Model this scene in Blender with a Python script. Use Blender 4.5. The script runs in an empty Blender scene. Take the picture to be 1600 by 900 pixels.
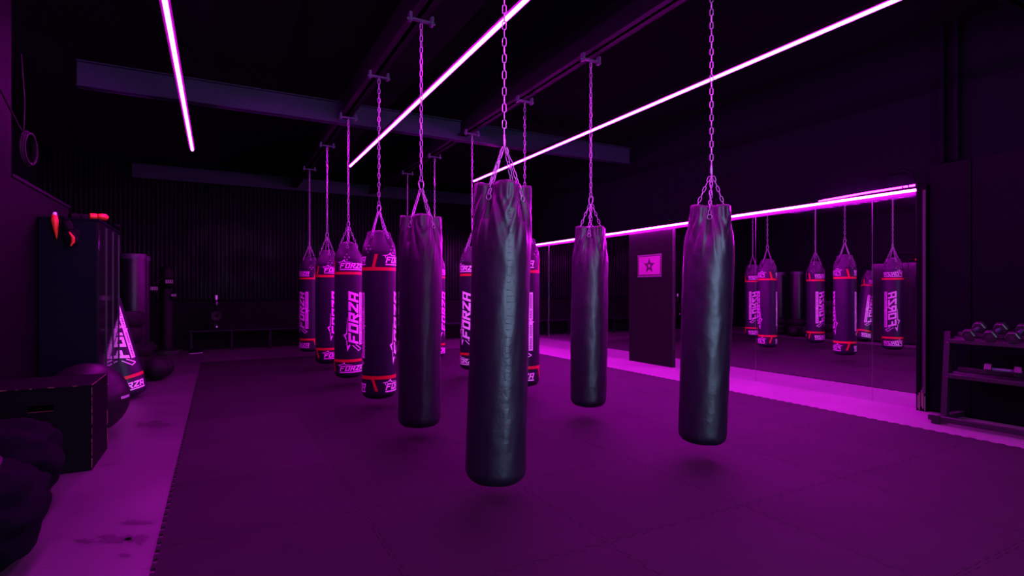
import bpy, bmesh, math, random
from mathutils import Vector, Matrix, Quaternion, noise
PI = math.pi
random.seed(7)
scene = bpy.context.scene
C = scene.collection

# ------------------------------------------------------------------ camera
cam_d = bpy.data.cameras.new('camera'); cam = bpy.data.objects.new('camera', cam_d); C.objects.link(cam)
cam.location = (0, 0, 1.308); YAW = 0.4947
cam.rotation_euler = (PI/2, 0, -YAW)
cam_d.sensor_width = 36; cam_d.lens = 850.5/1600*36; cam_d.shift_y = 4.3/1600
cam_d.clip_start = 0.05; cam_d.clip_end = 100
scene.camera = cam
# ------------------------------------------------------------------ world, exposure
w = bpy.data.worlds.new('world'); scene.world = w; w.use_nodes = True
bg = w.node_tree.nodes['Background']; bg.inputs[0].default_value = (0.10, 0.06, 1.0, 1); bg.inputs[1].default_value = 0.002
scene.view_settings.view_transform = 'Standard'; scene.view_settings.look = 'None'
scene.view_settings.exposure = 0.0; scene.view_settings.gamma = 1.0; scene.view_settings.use_curve_mapping = False
scene.cycles.max_bounces = 7; scene.cycles.diffuse_bounces = 3; scene.cycles.glossy_bounces = 5
scene.cycles.volume_bounces = 0
scene.cycles.sample_clamp_indirect = 3.0
LED_COL = (1.0, 0.0065, 1.07); LED_STR = 190.0
MLED_STR = 470.0
WIN_COL = (0.42, 0.66, 1.0); WIN_STR = 17.0

# ------------------------------------------------------------------ materials
def mat(name, col, rough=0.5, metal=0.0, bump=None, var=None, coat=0, spec=0.5, emit=None):
    m = bpy.data.materials.new(name); m.use_nodes = True
    nt = m.node_tree; b = nt.nodes['Principled BSDF']; N = nt.nodes.new; L = nt.links.new
    b.inputs['Base Color'].default_value = (*col, 1); b.inputs['Roughness'].default_value = rough
    b.inputs['Metallic'].default_value = metal; b.inputs['Specular IOR Level'].default_value = spec
    b.inputs['Coat Weight'].default_value = coat
    tc = N('ShaderNodeTexCoord')
    if var:      # (scale, colour2, detail)
        n = N('ShaderNodeTexNoise'); n.inputs['Scale'].default_value = var[0]; n.inputs['Detail'].default_value = 6
        n.inputs['Roughness'].default_value = 0.65
        r = N('ShaderNodeValToRGB'); r.color_ramp.elements[0].position = 0.35; r.color_ramp.elements[1].position = 0.68
        r.color_ramp.elements[0].color = (*col, 1); r.color_ramp.elements[1].color = (*var[1], 1)
        L(tc.outputs['Object'], n.inputs['Vector']); L(n.outputs['Fac'], r.inputs['Fac']); L(r.outputs[0], b.inputs['Base Color'])
    if bump:     # (scale, strength, distance)
        n = N('ShaderNodeTexNoise'); n.inputs['Scale'].default_value = bump[0]; n.inputs['Detail'].default_value = 5
        k = N('ShaderNodeBump'); k.inputs['Strength'].default_value = bump[1]; k.inputs['Distance'].default_value = bump[2]
        L(tc.outputs['Object'], n.inputs['Vector']); L(n.outputs['Fac'], k.inputs['Height']); L(k.outputs[0], b.inputs['Normal'])
    if emit:
        b.inputs['Emission Color'].default_value = (*emit[0], 1); b.inputs['Emission Strength'].default_value = emit[1]
    return m

def concrete_mat():
    m = mat('concrete', (0.3, 0.3, 0.31), 0.45, bump=(40, 0.15, 0.003)); nt = m.node_tree; N = nt.nodes.new; L = nt.links.new
    b = nt.nodes['Principled BSDF']; tc = N('ShaderNodeTexCoord')
    n1 = N('ShaderNodeTexNoise'); n1.inputs['Scale'].default_value = 1.7; n1.inputs['Detail'].default_value = 8
    n2 = N('ShaderNodeTexNoise'); n2.inputs['Scale'].default_value = 5.0; n2.inputs['Detail'].default_value = 4
    r1 = N('ShaderNodeValToRGB'); e = r1.color_ramp.elements; e[0].position = .3; e[0].color = (.030, .030, .030, 1); e[1].position = .7; e[1].color = (.056, .056, .056, 1)
    r2 = N('ShaderNodeValToRGB'); e = r2.color_ramp.elements; e[0].position = .27; e[0].color = (.18, .18, .18, 1); e[1].position = .36; e[1].color = (1, 1, 1, 1)
    mx = N('ShaderNodeMix'); mx.data_type = 'RGBA'; mx.blend_type = 'MULTIPLY'; mx.inputs['Factor'].default_value = .8
    mp = N('ShaderNodeMapping'); mp.inputs['Scale'].default_value = (1.0, 2.2, 1)
    L(tc.outputs['Object'], n1.inputs['Vector']); L(tc.outputs['Object'], mp.inputs['Vector']); L(mp.outputs[0], n2.inputs['Vector'])
    L(n1.outputs['Fac'], r1.inputs['Fac']); L(n2.outputs['Fac'], r2.inputs['Fac'])
    L(r1.outputs[0], mx.inputs['A']); L(r2.outputs[0], mx.inputs['B']); L(mx.outputs['Result'], b.inputs['Base Color'])
    return m

def tile_mat():
    m = mat('rubber_tile', (0.1, 0.1, 0.1), 0.8, bump=(160, 0.3, 0.002), spec=.12); nt = m.node_tree; N = nt.nodes.new; L = nt.links.new
    b = nt.nodes['Principled BSDF']; tc = N('ShaderNodeTexCoord'); oi = N('ShaderNodeObjectInfo'); geo = N('ShaderNodeNewGeometry')
    n1 = N('ShaderNodeTexNoise'); n1.inputs['Scale'].default_value = 1.3; n1.inputs['Detail'].default_value = 7
    L(geo.outputs['Position'], n1.inputs['Vector'])
    mr = N('ShaderNodeMapRange'); mr.inputs['To Min'].default_value = .0068; mr.inputs['To Max'].default_value = .0155
    L(n1.outputs['Fac'], mr.inputs['Value'])
    mr2 = N('ShaderNodeMapRange'); mr2.inputs['To Min'].default_value = .88; mr2.inputs['To Max'].default_value = 1.05
    L(oi.outputs['Random'], mr2.inputs['Value'])
    mm = N('ShaderNodeMath'); mm.operation = 'MULTIPLY'; L(mr.outputs[0], mm.inputs[0]); L(mr2.outputs[0], mm.inputs[1])
    L(mm.outputs[0], b.inputs['Base Color'])
    return m

M = {}
M['concrete'] = concrete_mat(); M['tile'] = tile_mat()
M['black_wall'] = mat('black_wall', (.001, .001, .003), .7, var=(3, (.0015, .0015, .004)), spec=.1)
M['purple_wall'] = mat('painted_wall', (.0009, .0009, .0015), .75, var=(2, (.0013, .0013, .002)), spec=.05)
M['upper_wall'] = mat('upper_wall', (.0003, .0003, .002), .8, var=(2, (.0005, .0005, .003)), spec=.07)
M['ceiling'] = mat('ceiling', (.0008, .0008, .0025), .9, spec=.1)
M['beam'] = mat('grey_beam_paint', (.022, .030, .05), .6, var=(9, (.018, .025, .042)), spec=.2)
M['far_beam'] = mat('far_beam_paint', (.012, .016, .026), .6, spec=.15)
M['dark_beam'] = mat('dark_beam', (.001, .001, .003), .7, spec=.1)
M['panel'] = mat('dark_panel', (.0005, .0003, .002), .65, var=(3, (.0007, .0005, .0025)), spec=.05)
M['pillar_panel'] = mat('pillar_panel', (.008, .008, .008), .75, spec=.12)
M['mirror'] = mat('mirror_glass', (.86, .86, .88), .012, 1.0)
M['alu'] = mat('aluminium', (.4, .4, .43), .3, 1.0)
M['zinc'] = mat('zinc_chain', (.42, .42, .46), .45, .8)
M['dark_steel'] = mat('dark_steel', (.003, .003, .005), .5, .0)
M['clamp'] = mat('clamp_steel', (.05, .065, .085), .5, .3)
M['leather'] = mat('black_leather', (.0045, .003, .011), .42, bump=(55, .3, .005), spec=.68)
M['bagskin'] = mat('black_vinyl', (.008, .005, .018), .45, bump=(70, .2, .003), spec=.35)
M['bagtop'] = mat('top_vinyl', (.021, .015, .030), .5, bump=(60, .3, .004), spec=.35)
M['patch'] = mat('strap_webbing', (.012, .012, .014), .8, bump=(300, .4, .002))
M['print'] = mat('white_print', (.78, .76, .80), .6)
M['red'] = mat('red_trim', (.5, .008, .014), .5)
M['orange'] = mat('orange_red', (.6, .05, .008), .5)
M['blackmatte'] = mat('matte_black', (.0015, .0015, .002), .8, spec=.1)
M['gloss'] = mat('gloss_black', (.008, .008, .01), .08, spec=.7)
M['cab'] = mat('cabinet_board', (.0010, .0011, .005), .5, var=(2, (.0014, .0014, .006)), spec=.06)
M['rubber'] = mat('rubber', (.006, .006, .007), .6, spec=.25)
M['rubber2'] = mat('rubber_pad', (.003, .002, .0035), .65, bump=(20, .3, .01), spec=.15)
M['fabric'] = mat('nylon', (.0010, .0009, .003), .85, bump=(60, .5, .006), spec=.04)
M['box'] = mat('box_board', (.002, .0018, .003), .6, var=(8, (.003, .0026, .004)), spec=.04)
M['wood'] = mat('bare_wood', (.10, .045, .028), .7)
M['ball'] = mat('ball_vinyl', (.007, .004, .008), .42, spec=.22)
M['hex'] = mat('hex_rubber', (.012, .01, .013), .4)
M['poster'] = mat('poster_print', (.42, .05, .34), .6)
M['poster_dark'] = mat('poster_dark', (.06, .03, .05), .6)
M['worn'] = mat('worn_paint', (.14, .11, .09), .7)
M['cyanplastic'] = mat('white_plastic', (.8, .8, .82), .3)
M['foam'] = mat('foam_pad', (.002, .002, .006), .6, spec=.15)
M['dim_print'] = mat('dim_print', (.22, .18, .22), .6)
M['freebag'] = mat('freestanding_vinyl', (.002, .0016, .004), .42, spec=.35)
M['stain'] = mat('floor_stain', (.010, .009, .010), .5)
M['led'] = mat('led_diffuser', (.3, .3, .3), .5, emit=(LED_COL, LED_STR))
M['mled'] = mat('mirror_led_diffuser', (.3, .3, .3), .5, emit=(LED_COL, MLED_STR))
M['daylight'] = mat('daylight_pane', (.1, .1, .1), .3, emit=(WIN_COL, WIN_STR))

def corrugated():
    m = mat('corrugated_black', (.0004, .0004, .0018), .33, spec=.06); nt = m.node_tree; N = nt.nodes.new; L = nt.links.new
    b = nt.nodes['Principled BSDF']; tc = N('ShaderNodeTexCoord')
    mp = N('ShaderNodeMapping'); mp.inputs['Scale'].default_value = (14, 1, .6)
    n = N('ShaderNodeTexNoise'); n.inputs['Scale'].default_value = 1.5; n.inputs['Detail'].default_value = 6
    n2 = N('ShaderNodeTexNoise'); n2.inputs['Scale'].default_value = 2.2; n2.inputs['Detail'].default_value = 5
    mr = N('ShaderNodeMapRange'); mr.inputs['From Min'].default_value = .35; mr.inputs['From Max'].default_value = .65
    mr.inputs['To Min'].default_value = .28; mr.inputs['To Max'].default_value = .55
    L(tc.outputs['Object'], mp.inputs['Vector']); L(mp.outputs[0], n.inputs['Vector']); L(tc.outputs['Object'], n2.inputs['Vector'])
    L(n2.outputs['Fac'], mr.inputs['Value']); L(mr.outputs[0], b.inputs['Roughness'])
    k = N('ShaderNodeBump'); k.inputs['Strength'].default_value = .5; k.inputs['Distance'].default_value = .01
    L(n.outputs['Fac'], k.inputs['Height']); L(k.outputs[0], b.inputs['Normal'])
    return m
M['corr'] = corrugated()

# ------------------------------------------------------------------ helpers
def link(name, me, m, parent=None):
    if m is not None and not me.materials: me.materials.append(m)
    o = bpy.data.objects.new(name, me); C.objects.link(o)
    if parent is not None: o.parent = parent
    return o
def obj(name, bm, m, parent=None, smooth=False):
    me = bpy.data.meshes.new(name); bmesh.ops.recalc_face_normals(bm, faces=bm.faces); bm.to_mesh(me); bm.free()
    if smooth:
        for p in me.polygons: p.use_smooth = True
        if smooth != 'all' and len(me.polygons): me.set_sharp_from_angle(angle=math.radians(40))
    return link(name, me, m, parent)
def tag(o, label, cat, group=None):
    o['label'] = label; o['category'] = cat
    if group: o['group'] = group
    return o
def struct(name, bm, m, parent=None, smooth=False):
    o = obj(name, bm, m, parent, smooth)
    if parent is None: o['kind'] = 'structure'
    return o
def thing(name, label, cat, loc=(0, 0, 0), rz=0, group=None):
    o = bpy.data.objects.new(name, None); C.objects.link(o); o.location = loc; o.rotation_euler = (0, 0, rz)
    o.empty_display_size = .1
    return tag(o, label, cat, group)
def empty(name, parent):
    o = bpy.data.objects.new(name, None); C.objects.link(o); o.parent = parent; o.empty_display_size = .05; return o
def bx(bm, x0, x1, y0, y1, z0, z1, bev=0):
    v = [bm.verts.new((x, y, z)) for x in (x0, x1) for y in (y0, y1) for z in (z0, z1)]
    f = [(0, 1, 3, 2), (4, 6, 7, 5), (0, 4, 5, 1), (2, 3, 7, 6), (0, 2, 6, 4), (1, 5, 7, 3)]
    fs = [bm.faces.new([v[i] for i in q]) for q in f]
    if bev:
        es = {e for q in fs for e in q.edges}
        bmesh.ops.bevel(bm, geom=list(es), offset=bev, segments=2, affect='EDGES', profile=.5)
def box(x0, x1, y0, y1, z0, z1, bev=0):
    bm = bmesh.new(); bx(bm, x0, x1, y0, y1, z0, z1, bev); return bm
def tube(bm, pts, r, seg=8, closed=False, radii=None):
    pts = [Vector(p) for p in pts]; n = len(pts); rings = []; prev = None
    for i, p in enumerate(pts):
        if closed: t = (pts[(i+1) % n] - pts[i-1])
        else: t = pts[min(i+1, n-1)] - pts[max(i-1, 0)]
        t.normalize()
        if prev is None:
            a = Vector((0, 0, 1)) if abs(t.z) < .9 else Vector((1, 0, 0)); u = t.cross(a).normalized()
        else:
            u = (prev - t*prev.dot(t)); u.normalize()
        prev = u; v = t.cross(u); rr = radii[i] if radii else r
        rings.append([bm.verts.new(p + (u*math.cos(2*PI*k/seg) + v*math.sin(2*PI*k/seg))*rr) for k in range(seg)])
    m_ = n if closed else n-1
    for i in range(m_):
        A, B = rings[i], rings[(i+1) % n]
        for k in range(seg): bm.faces.new((A[k], A[(k+1) % seg], B[(k+1) % seg], B[k]))
    if not closed: bm.faces.new(rings[0][::-1]); bm.faces.new(rings[-1])
def lathe(bm, prof, seg=32, cx=0, cy=0, fn=None):
    rings = []
    for r, z in prof:
        if r < 1e-6: rings.append([bm.verts.new((cx, cy, z))]); continue
        ring = []
        for k in range(seg):
            a = 2*PI*k/seg; p = Vector((math.cos(a)*r, math.sin(a)*r, z))
            if fn: p = fn(p, a)
            ring.append(bm.verts.new(p + Vector((cx, cy, 0))))
        rings.append(ring)
    for A, B in zip(rings, rings[1:]):
        for k in range(seg):
            k2 = (k+1) % seg
            if len(A) == 1 and len(B) == 1: continue
            if len(A) == 1: bm.faces.new((A[0], B[k], B[k2]))
            elif len(B) == 1: bm.faces.new((A[k], A[k2], B[0]))
            else: bm.faces.new((A[k], A[k2], B[k2], B[k]))
def blob(cx, cy, cz, rx, ry, rz, folds=.08, seed=0, sub=4, power=2.6, freq=2.2):
    """soft rounded lump with cloth-like folds"""
    bm = bmesh.new(); bmesh.ops.create_icosphere(bm, subdivisions=sub, radius=1)
    for v in bm.verts:
        p = v.co.copy(); q = sum(abs(c)**power for c in p)**(1/power); p = p/q
        n = noise.noise(p*freq + Vector((seed*7.3, seed*3.1, 0)))*folds + abs(noise.noise(Vector((p.x*6, p.y*2, p.z*3))+Vector((seed, 0, 5))))*folds*-.7
        p = p*(1+n); v.co = Vector((cx+p.x*rx, cy+p.y*ry, cz+p.z*rz))
    return bm

# ------------------------------------------------------------------ setting
XL, XM, YB, YF, ZC = -1.5, 6.82, 14.0, -3.6, 4.15
struct('floor', box(-3.2, XM+.3, YF-.2, YB+.2, -.12, 0), M['concrete'])
lc = M['concrete'].copy(); lc.name = 'lit_concrete';  # paler floor copy, brightness under the mirror light put into its colour
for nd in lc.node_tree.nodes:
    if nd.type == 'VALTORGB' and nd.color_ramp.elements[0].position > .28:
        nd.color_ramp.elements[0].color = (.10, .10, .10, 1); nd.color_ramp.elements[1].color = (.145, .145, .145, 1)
struct('lit_floor', box(5.70, XM+.03, YF, YB, 0.0, .0012), lc).name = 'lit_floor_strip'  # thin sheet added over the floor to carry that painted brightness
def unproject(px, py, z=0.):
    s, c = math.sin(YAW), math.cos(YAW); t = (px-800)/850.5; d = (1.308-z)*850.5/(py-454.3)
    return (d*(s+t*c), d*(c-t*s))
STAINS = [(178, 842, 26, 6, 3), (214, 843, 16, 7, 5), (213, 817, 22, 4, 8), (131, 846, 14, 4, 2), (238, 664, 22, 5, 11), (196, 868, 8, 3, 4)]
floor_o = bpy.data.objects['floor']
for (px, py, wx, wy, sd) in STAINS:
    bm = bmesh.new(); P = []
    for k in range(64):
        a = 2*PI*k/64; q = 1+.8*noise.noise(Vector((math.cos(a)*2.6, math.sin(a)*2.6, sd)))+.35*noise.noise(Vector((math.cos(a)*7, math.sin(a)*7, sd)))
        x, y = unproject(px+wx*math.cos(a)*q, py+wy*math.sin(a)*q); P.append((x, y))
    v = [bm.verts.new((x, y, .0016)) for x, y in P]; bm.faces.new(v)
    obj('floor_stain', bm, M['stain'], floor_o)
# interlocking rubber tiles
TS = 6.115/6; YT1 = 11.42; XT0 = -.28
def edge_teeth(s):     # offset along the outward axis for a run of ten dovetail teeth, s in 0..1 -> polyline
    pts = []
    for i in range(10):
        a = i*.1
        pts += [(a+.032, 0.), (a+.026, .02), (a+.076, .02), (a+.070, 0.)]
    return pts
def make_tile():
    tee = edge_teeth(0); g = .0012
    P = [(g, g)]
    for (s, d) in tee: P.append((s*TS, -d+g))                       # bottom: protrudes down
    P.append((TS-g, g))
    for (s, d) in tee: P.append((TS-g+d, s*TS))                     # right: protrudes out
    P.append((TS-g, TS-g))
    for (s, d) in reversed(tee): P.append((s*TS, TS-d-g))           # top: takes the upper neighbour's teeth
    P.append((g, TS-g))
    for (s, d) in reversed(tee): P.append((d+g, s*TS))              # left: takes the left neighbour's teeth
    bm = bmesh.new(); h = .009
    lo = [bm.verts.new((x, y, 0)) for x, y in P]; hi = [bm.verts.new((x, y, h)) for x, y in P]
    bm.faces.new(hi); n = len(P)
    for i in range(n): bm.faces.new((lo[i], lo[(i+1) % n], hi[(i+1) % n], hi[i]))
    me = bpy.data.meshes.new('mat_tile'); bm.normal_update(); bm.to_mesh(me); bm.free(); return me
tm = make_tile()
matroot = bpy.data.objects.new('gym_mat', None); C.objects.link(matroot)
tag(matroot, 'dark rubber gym mat of interlocking tiles covering the floor under the bags', 'gym mat')
matroot.location = (XT0, YT1-13*TS, .0005)
for i in range(6):
    for j in range(13):
        o = link('mat_tile', tm, M['tile'], matroot); o.location = (i*TS, j*TS, 0)

# ceiling: decking with joists
struct('ceiling', box(-3.2, XM+.3, YF-.2, YB+.2, ZC, ZC+.1), M['ceiling'])
def beam(name, x0, x1, y0, y1, z0, z1, m):
    bm = bmesh.new()
    if x1-x0 > y1-y0:
        bx(bm, x0, x1, (y0+y1)/2-.02, (y0+y1)/2+.02, z0, z1); bx(bm, x0, x1, y0, y1, z0, z0+.014); bx(bm, x0, x1, y0, y1, z1-.014, z1)
    else:
        bx(bm, (x0+x1)/2-.02, (x0+x1)/2+.02, y0, y1, z0, z1); bx(bm, x0, x1, y0, y1, z0, z0+.014); bx(bm, x0, x1, y0, y1, z1-.014, z1)
    o = obj(name, bm, m); o['kind'] = 'structure'; return o
beam('trim_1', XL+.05, XM, 7.93, 8.07, 3.69, 3.99, M['beam'])
beam('trim_2', XL-.1, XM, 13.80, 13.94, 3.69, 3.99, M['far_beam'])
beam('trim_3', 1.50, 1.66, YF, YB, 3.76, 4.14, M['dark_beam'])
beam('trim_4', 3.32, 3.48, YF, YB, 3.76, 4.14, M['dark_beam'])
beam('trim_5', XL+.05, XM, 2.0, 2.14, 3.80, 4.08, M['dark_beam'])
# walls
bm = bmesh.new()                                                       # back wall, ribbed sheet above a padded dado
n = 120; X0, X1 = -3.1, XM
prev = None
for i in range(n*4+1):
    k = i % 4; x = X0+(X1-X0)*i/(n*4)
    y = YB - (.018 if k in (1, 2) else 0)
    a = bm.verts.new((x, y, 0)); b = bm.verts.new((x, y, ZC))
    if prev: bm.faces.new((prev[0], a, b, prev[1]))
    prev = (a, b)
struct('wall_back', bm, M['corr'])
wp = struct('wall_back_padding', box(-3.1, XM, YB-.09, YB-.02, 0, 1.08), M['blackmatte']); wp.name = 'trim_6'
struct('trim_7', box(-3.1, XM, YB-.12, YB-.02, 1.08, 1.11, .005), M['panel'])
# left wall: full height to y=5.9, low partition further on, dark recess beyond
bm = bmesh.new(); bx(bm, XL-.12, XL, YF, 5.9, 0, ZC); bx(bm, XL-.12, XL, 5.9, 7.86, 0, 2.25)
struct('wall_left', bm, M['purple_wall'])
struct('wall_left_recess', box(-3.2, -3.1, 5.0, YB+.1, 0, ZC), M['black_wall']).name = 'wall_recess'
struct('trim_8', box(XL-.125, XL+.012, 5.9, 7.87, 2.25, 2.275), M['black_wall'])
# right wall
struct('wall_right', box(XM+.03, XM+.2, YF, YB+.1, 0, ZC), M['upper_wall'])
# wall behind the camera, with the daylight window
bm = bmesh.new(); WX0, WX1, WZ0, WZ1 = 1.15, 2.9, .08, 3.3
bx(bm, -3.1, WX0, YF-.15, YF, 0, ZC); bx(bm, WX1, XM+.1, YF-.15, YF, 0, ZC); bx(bm, WX0, WX1, YF-.15, YF, 0, WZ0); bx(bm, WX0, WX1, YF-.15, YF, WZ1, ZC)
struct('wall_front', bm, M['black_wall'])
win = struct('window_1', box(WX0, WX1, YF-.12, YF-.11, WZ0, WZ1), M['daylight'])
bm = bmesh.new()
for x in (WX0, (WX0+WX1)/2-.02, WX1-.04): bx(bm, x, x+.04, YF-.11, YF-.05, WZ0, WZ1)
for z in (WZ0, WZ1-.04): bx(bm, WX0, WX1, YF-.11, YF-.05, z, z+.04)
obj('window_frame', bm, M['dark_steel'], win)
# upper right wall studs and sheet panels right of the mirror
bm = bmesh.new()
for y in (2.93, 2.80): bx(bm, XM-.05, XM+.03, y-.02, y+.02, 2.67, ZC)
struct('trim_9', bm, M['upper_wall'])
pr = struct('wall_right_lining', box(XM-.02, XM+.03, YF+.02, 3.05, 0, .02), M['panel']); pr.name = 'baseboard_right'
y1 = 3.04
for yy in (2.665, 1.45, .23, -.99, -2.2, -3.55):
    obj('wall_panel', box(XM-.05, XM+.03, yy+.006, y1-.004, .02, 2.66, .003), M['panel'], pr); y1 = yy
struct('trim_10', box(XM-.10, XM+.03, 3.045, 3.145, 0, 2.46, .004), M['panel'])
tr = bpy.data.objects['trim_10']
for k in range(5):
    y = 3.055+k*.017; obj('worn_paint_patch', box(XM-.1015, XM-.0995, y, y+.008+.004*(k % 2), .01+.02*(k % 3), .17+.03*((k*7) % 4)), M['worn'], tr)
struct('trim_11', box(XM-.108, XM-.1, 3.050, 3.078, .2, 2.40, .002), mat('edge_trim', (.03, .03, .03), .6, spec=.3))

# ------------------------------------------------------------------ mirrors
MZ = 2.365
seams = [3.15, 3.65, 5.24, 6.84]
def mirror(y0, y1, label):
    t = thing('wall_mirror', label, 'mirror', (XM, (y0+y1)/2, 0), 0, 'wall mirrors')
    h = (y1-y0)/2
    obj('glass', box(0, .006, -h+.003, h-.003, .0, MZ), M['mirror'], t)
    bm = bmesh.new(); tube(bm, [(-.001, -h, .0), (-.001, -h, MZ)], .002, 8)
    obj('edge_strip', bm, M['alu'], t, True)
mirror(3.15, 3.65, 'narrow cut of wall mirror at the right end, beside the dark column')
mirror(3.65, 5.24, 'wall mirror panel reflecting the printed bags, right of the other wide one')
mirror(5.24, 6.84, 'wall mirror panel directly right of the pillar panel with the star poster')
mirror(7.95, 9.38, 'wall mirror panel just left of the pillar panel with the star poster')
mirror(9.38, 10.82, 'wall mirror panel partly behind the second-row black bag, seam at its left')
mirror(10.82, 12.4, 'farthest wall mirror panel, mostly behind the nearest black bag')
struct('wall_right_end', box(XM-.01, XM+.03, 12.4, YB, 0, MZ+.03), M['panel']).name = 'trim_12'
struct('trim_13', box(XM-.004, XM+.03, 3.15, 13.9, MZ, MZ+.12), M['blackmatte'])
pp = struct('trim_14', box(XM-.035, XM+.03, 6.84, 7.95, .0, MZ, .003), M['pillar_panel'])
# star poster
t = thing('star_poster', 'small pink poster with a dark star in its dotted border on the pillar panel', 'poster', (XM-.036, 7.40, 1.755))
obj('sheet', box(-.004, 0, -.31, .31, -.205, .205), M['poster_dark'], t)
obj('printed_field', box(-.0055, -.004, -.27, .27, -.155, .165), M['poster'], t)
def star_pts(r, r2, rot=PI/2): return [((r if k % 2 == 0 else r2)*math.cos(rot+k*PI/5), (r if k % 2 == 0 else r2)*math.sin(rot+k*PI/5)) for k in range(10)]
def flat_star(r, r2, x0, x1, cz):
    bm = bmesh.new(); P = star_pts(r, r2); a = [bm.verts.new((x0, -u, v+cz)) for u, v in P]; b = [bm.verts.new((x1, -u, v+cz)) for u, v in P]
    bm.faces.new(a); bm.faces.new(b[::-1])
    for i in range(10): bm.faces.new((a[i], a[(i+1) % 10], b[(i+1) % 10], b[i]))
    return bm
obj('star', flat_star(.145, .062, -.0070, -.0055, .0), M['poster_dark'], t)
obj('inner_star', flat_star(.045, .020, -.0080, -.0068, .0), M['poster'], t)
bm = bmesh.new()
for k in range(19):
    y = -.29+k*.0322
    for z in (-.185, .187): bx(bm, -.0055, -.004, y-.009-.004*(k % 2), y+.008, z-.008, z+.008)
for k in range(8):
    z = -.14+k*.042
    for y in (-.293, .293): bx(bm, -.0055, -.004, y-.005, y+.005, z-.007, z+.007)
obj('border_marks', bm, mat('border_print', (.30, .24, .34), .6), t)
bm = bmesh.new()
for k in range(26):
    a = k*2.4; y = .25*math.cos(a)*(.7+.3*math.sin(k)); z = .13*math.sin(a*1.3)
    if abs(y) > .15 or abs(z) > .12: bx(bm, -.0061, -.0055, y-.016, y+.016, z-.007, z+.007)
o = obj('printed_marks', bm, mat('faint_print', (.42, .26, .40), .6), t)

# ------------------------------------------------------------------ LED strips
def led(name, label, x, z, y0, y1, m, w=.019, mirrorside=False):
    t = thing(name, label, 'led strip', (x, y0, z), 0, 'pink strip lights')
    bm = bmesh.new(); seg = 8; L = y1-y0
    A = []; B = []
    for k in range(seg+1):
        a = PI + PI*k/seg
        A.append(bm.verts.new((w*math.cos(a), 0, w*1.15*math.sin(a)))); B.append(bm.verts.new((w*math.cos(a), L, w*1.15*math.sin(a))))
    for k in range(seg): bm.faces.new((A[k], A[k+1], B[k+1], B[k]))
    bm.faces.new(A); bm.faces.new(B[::-1]); bm.faces.new((A[0], B[0], B[-1], A[-1]))
    obj('diffuser', bm, m, t, True)
    obj('housing', box(-w-.006, w+.006, -.01, L+.01, .001, .014 if mirrorside else .045), M['blackmatte'], t)
    obj('light_shield', box(-w-.020, w+.020 if not mirrorside else w+.006, -.012, L+.012, .0005, .0035), M['blackmatte'], t)  # added shield, keeps the strip's light from spilling upward
    if not mirrorside:
        bm = bmesh.new(); n = int(L/1.6)
        for k in range(n+1):
            y = .3+k*(L-.6)/n; tube(bm, [(0, y, .045), (0, y, ZC-z)], .002, 5)
        obj('suspension_wires', bm, M['blackmatte'], t)
    return t
ZL = 3.508
led('led_strip', 'glowing pink ceiling strip light nearest the left wall', -.358, ZL, -1.2, 9.85, M['led'])
led('led_strip', 'glowing pink ceiling strip light in the middle, crossing the first bag row', 2.045, ZL, -1.2, 9.80, M['led'])
led('led_strip', 'glowing pink ceiling strip light over the second bag row, ending at centre', 4.50, ZL, -1.2, 9.95, M['led'])
led('led_strip', 'glowing pink strip light along the top edge of the wall mirrors', XM-.036, 2.432, 3.16, 13.2, M['mled'], .021, True)
# short glowing tube added in place of a reflection above it, right end
t = thing('led_strip', 'short glowing tube added for a reflected line above the right end of the mirror strip light', 'led strip', (XM-.03, 3.18, 2.463), 0, 'pink strip lights')
bm = bmesh.new(); tube(bm, [(0, 0, 0.014), (0, .55, .010), (0, 1.0, -.002), (0, 1.1, -.006)], .010, 8); obj('diffuser', bm, mat('reflection_tube_glow', (.3, .3, .3), .5, emit=(LED_COL, 60)), t, True)
bm = bmesh.new(); bx(bm, -.012, .03, -.03, .0, -.016, .05); obj('end_bracket', bm, M['blackmatte'], t)
for yy in (.06, .12): obj('clip', box(-.012, .03, yy, yy+.012, -.015, .03), M['blackmatte'], t)
bm = bmesh.new(); tube(bm, [(XM-.0, 3.2, 2.52), (XM-.02, 3.22, 2.62), (XM-.02, 3.3, 2.67), (XM-.02, 3.5, 2.66), (XM-.02, 3.52, 2.6), (XM-.0, 3.54, 2.5)], .014, 8)
tag(obj('cable_loop', bm, M['panel'], None, True), 'dim cable loop on the wall above the right end of the mirror light', 'cable')

# ------------------------------------------------------------------ chain hardware
def link_mesh(L=.062, W=.030, r=.0036, name='chain_link'):
    bm = bmesh.new(); pts = []; R = W/2-r; h = L/2-r-R
    for k in range(7): a = PI*k/6; pts.append((R*math.cos(a), 0, h+R*math.sin(a)))
    for k in range(7): a = PI+PI*k/6; pts.append((R*math.cos(a), 0, -h+R*math.sin(a)))
    tube(bm, pts, r, 6, closed=True)
    me = bpy.data.meshes.new(name); bmesh.ops.recalc_face_normals(bm, faces=bm.faces); bm.to_mesh(me); bm.free()
    for p in me.polygons: p.use_smooth = True
    me.materials.append(M['zinc']); return me
LM = link_mesh(); LMS = link_mesh(.050, .026, .0032)
def chain(name, parent, p0, p1, me=LM, pitch=.052, twist=0.):
    """p0 top, p1 bottom in the parent's space; links are children of one chain part"""
    e = empty(name, parent); p0 = Vector(p0); p1 = Vector(p1); d = p1-p0; n = max(2, round(d.length/pitch))
    q = Vector((0, 0, -1)).rotation_difference(d.normalized())
    for i in range(n):
        o = link('chain_link', me, None, e); o.location = p0 + d*((i+.5)/n)
        o.rotation_mode = 'QUATERNION'
        o.rotation_quaternion = q @ Quaternion((0, 0, 1), twist + (i % 2)*PI/2 + random.uniform(-.12, .12))
    return e
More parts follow.
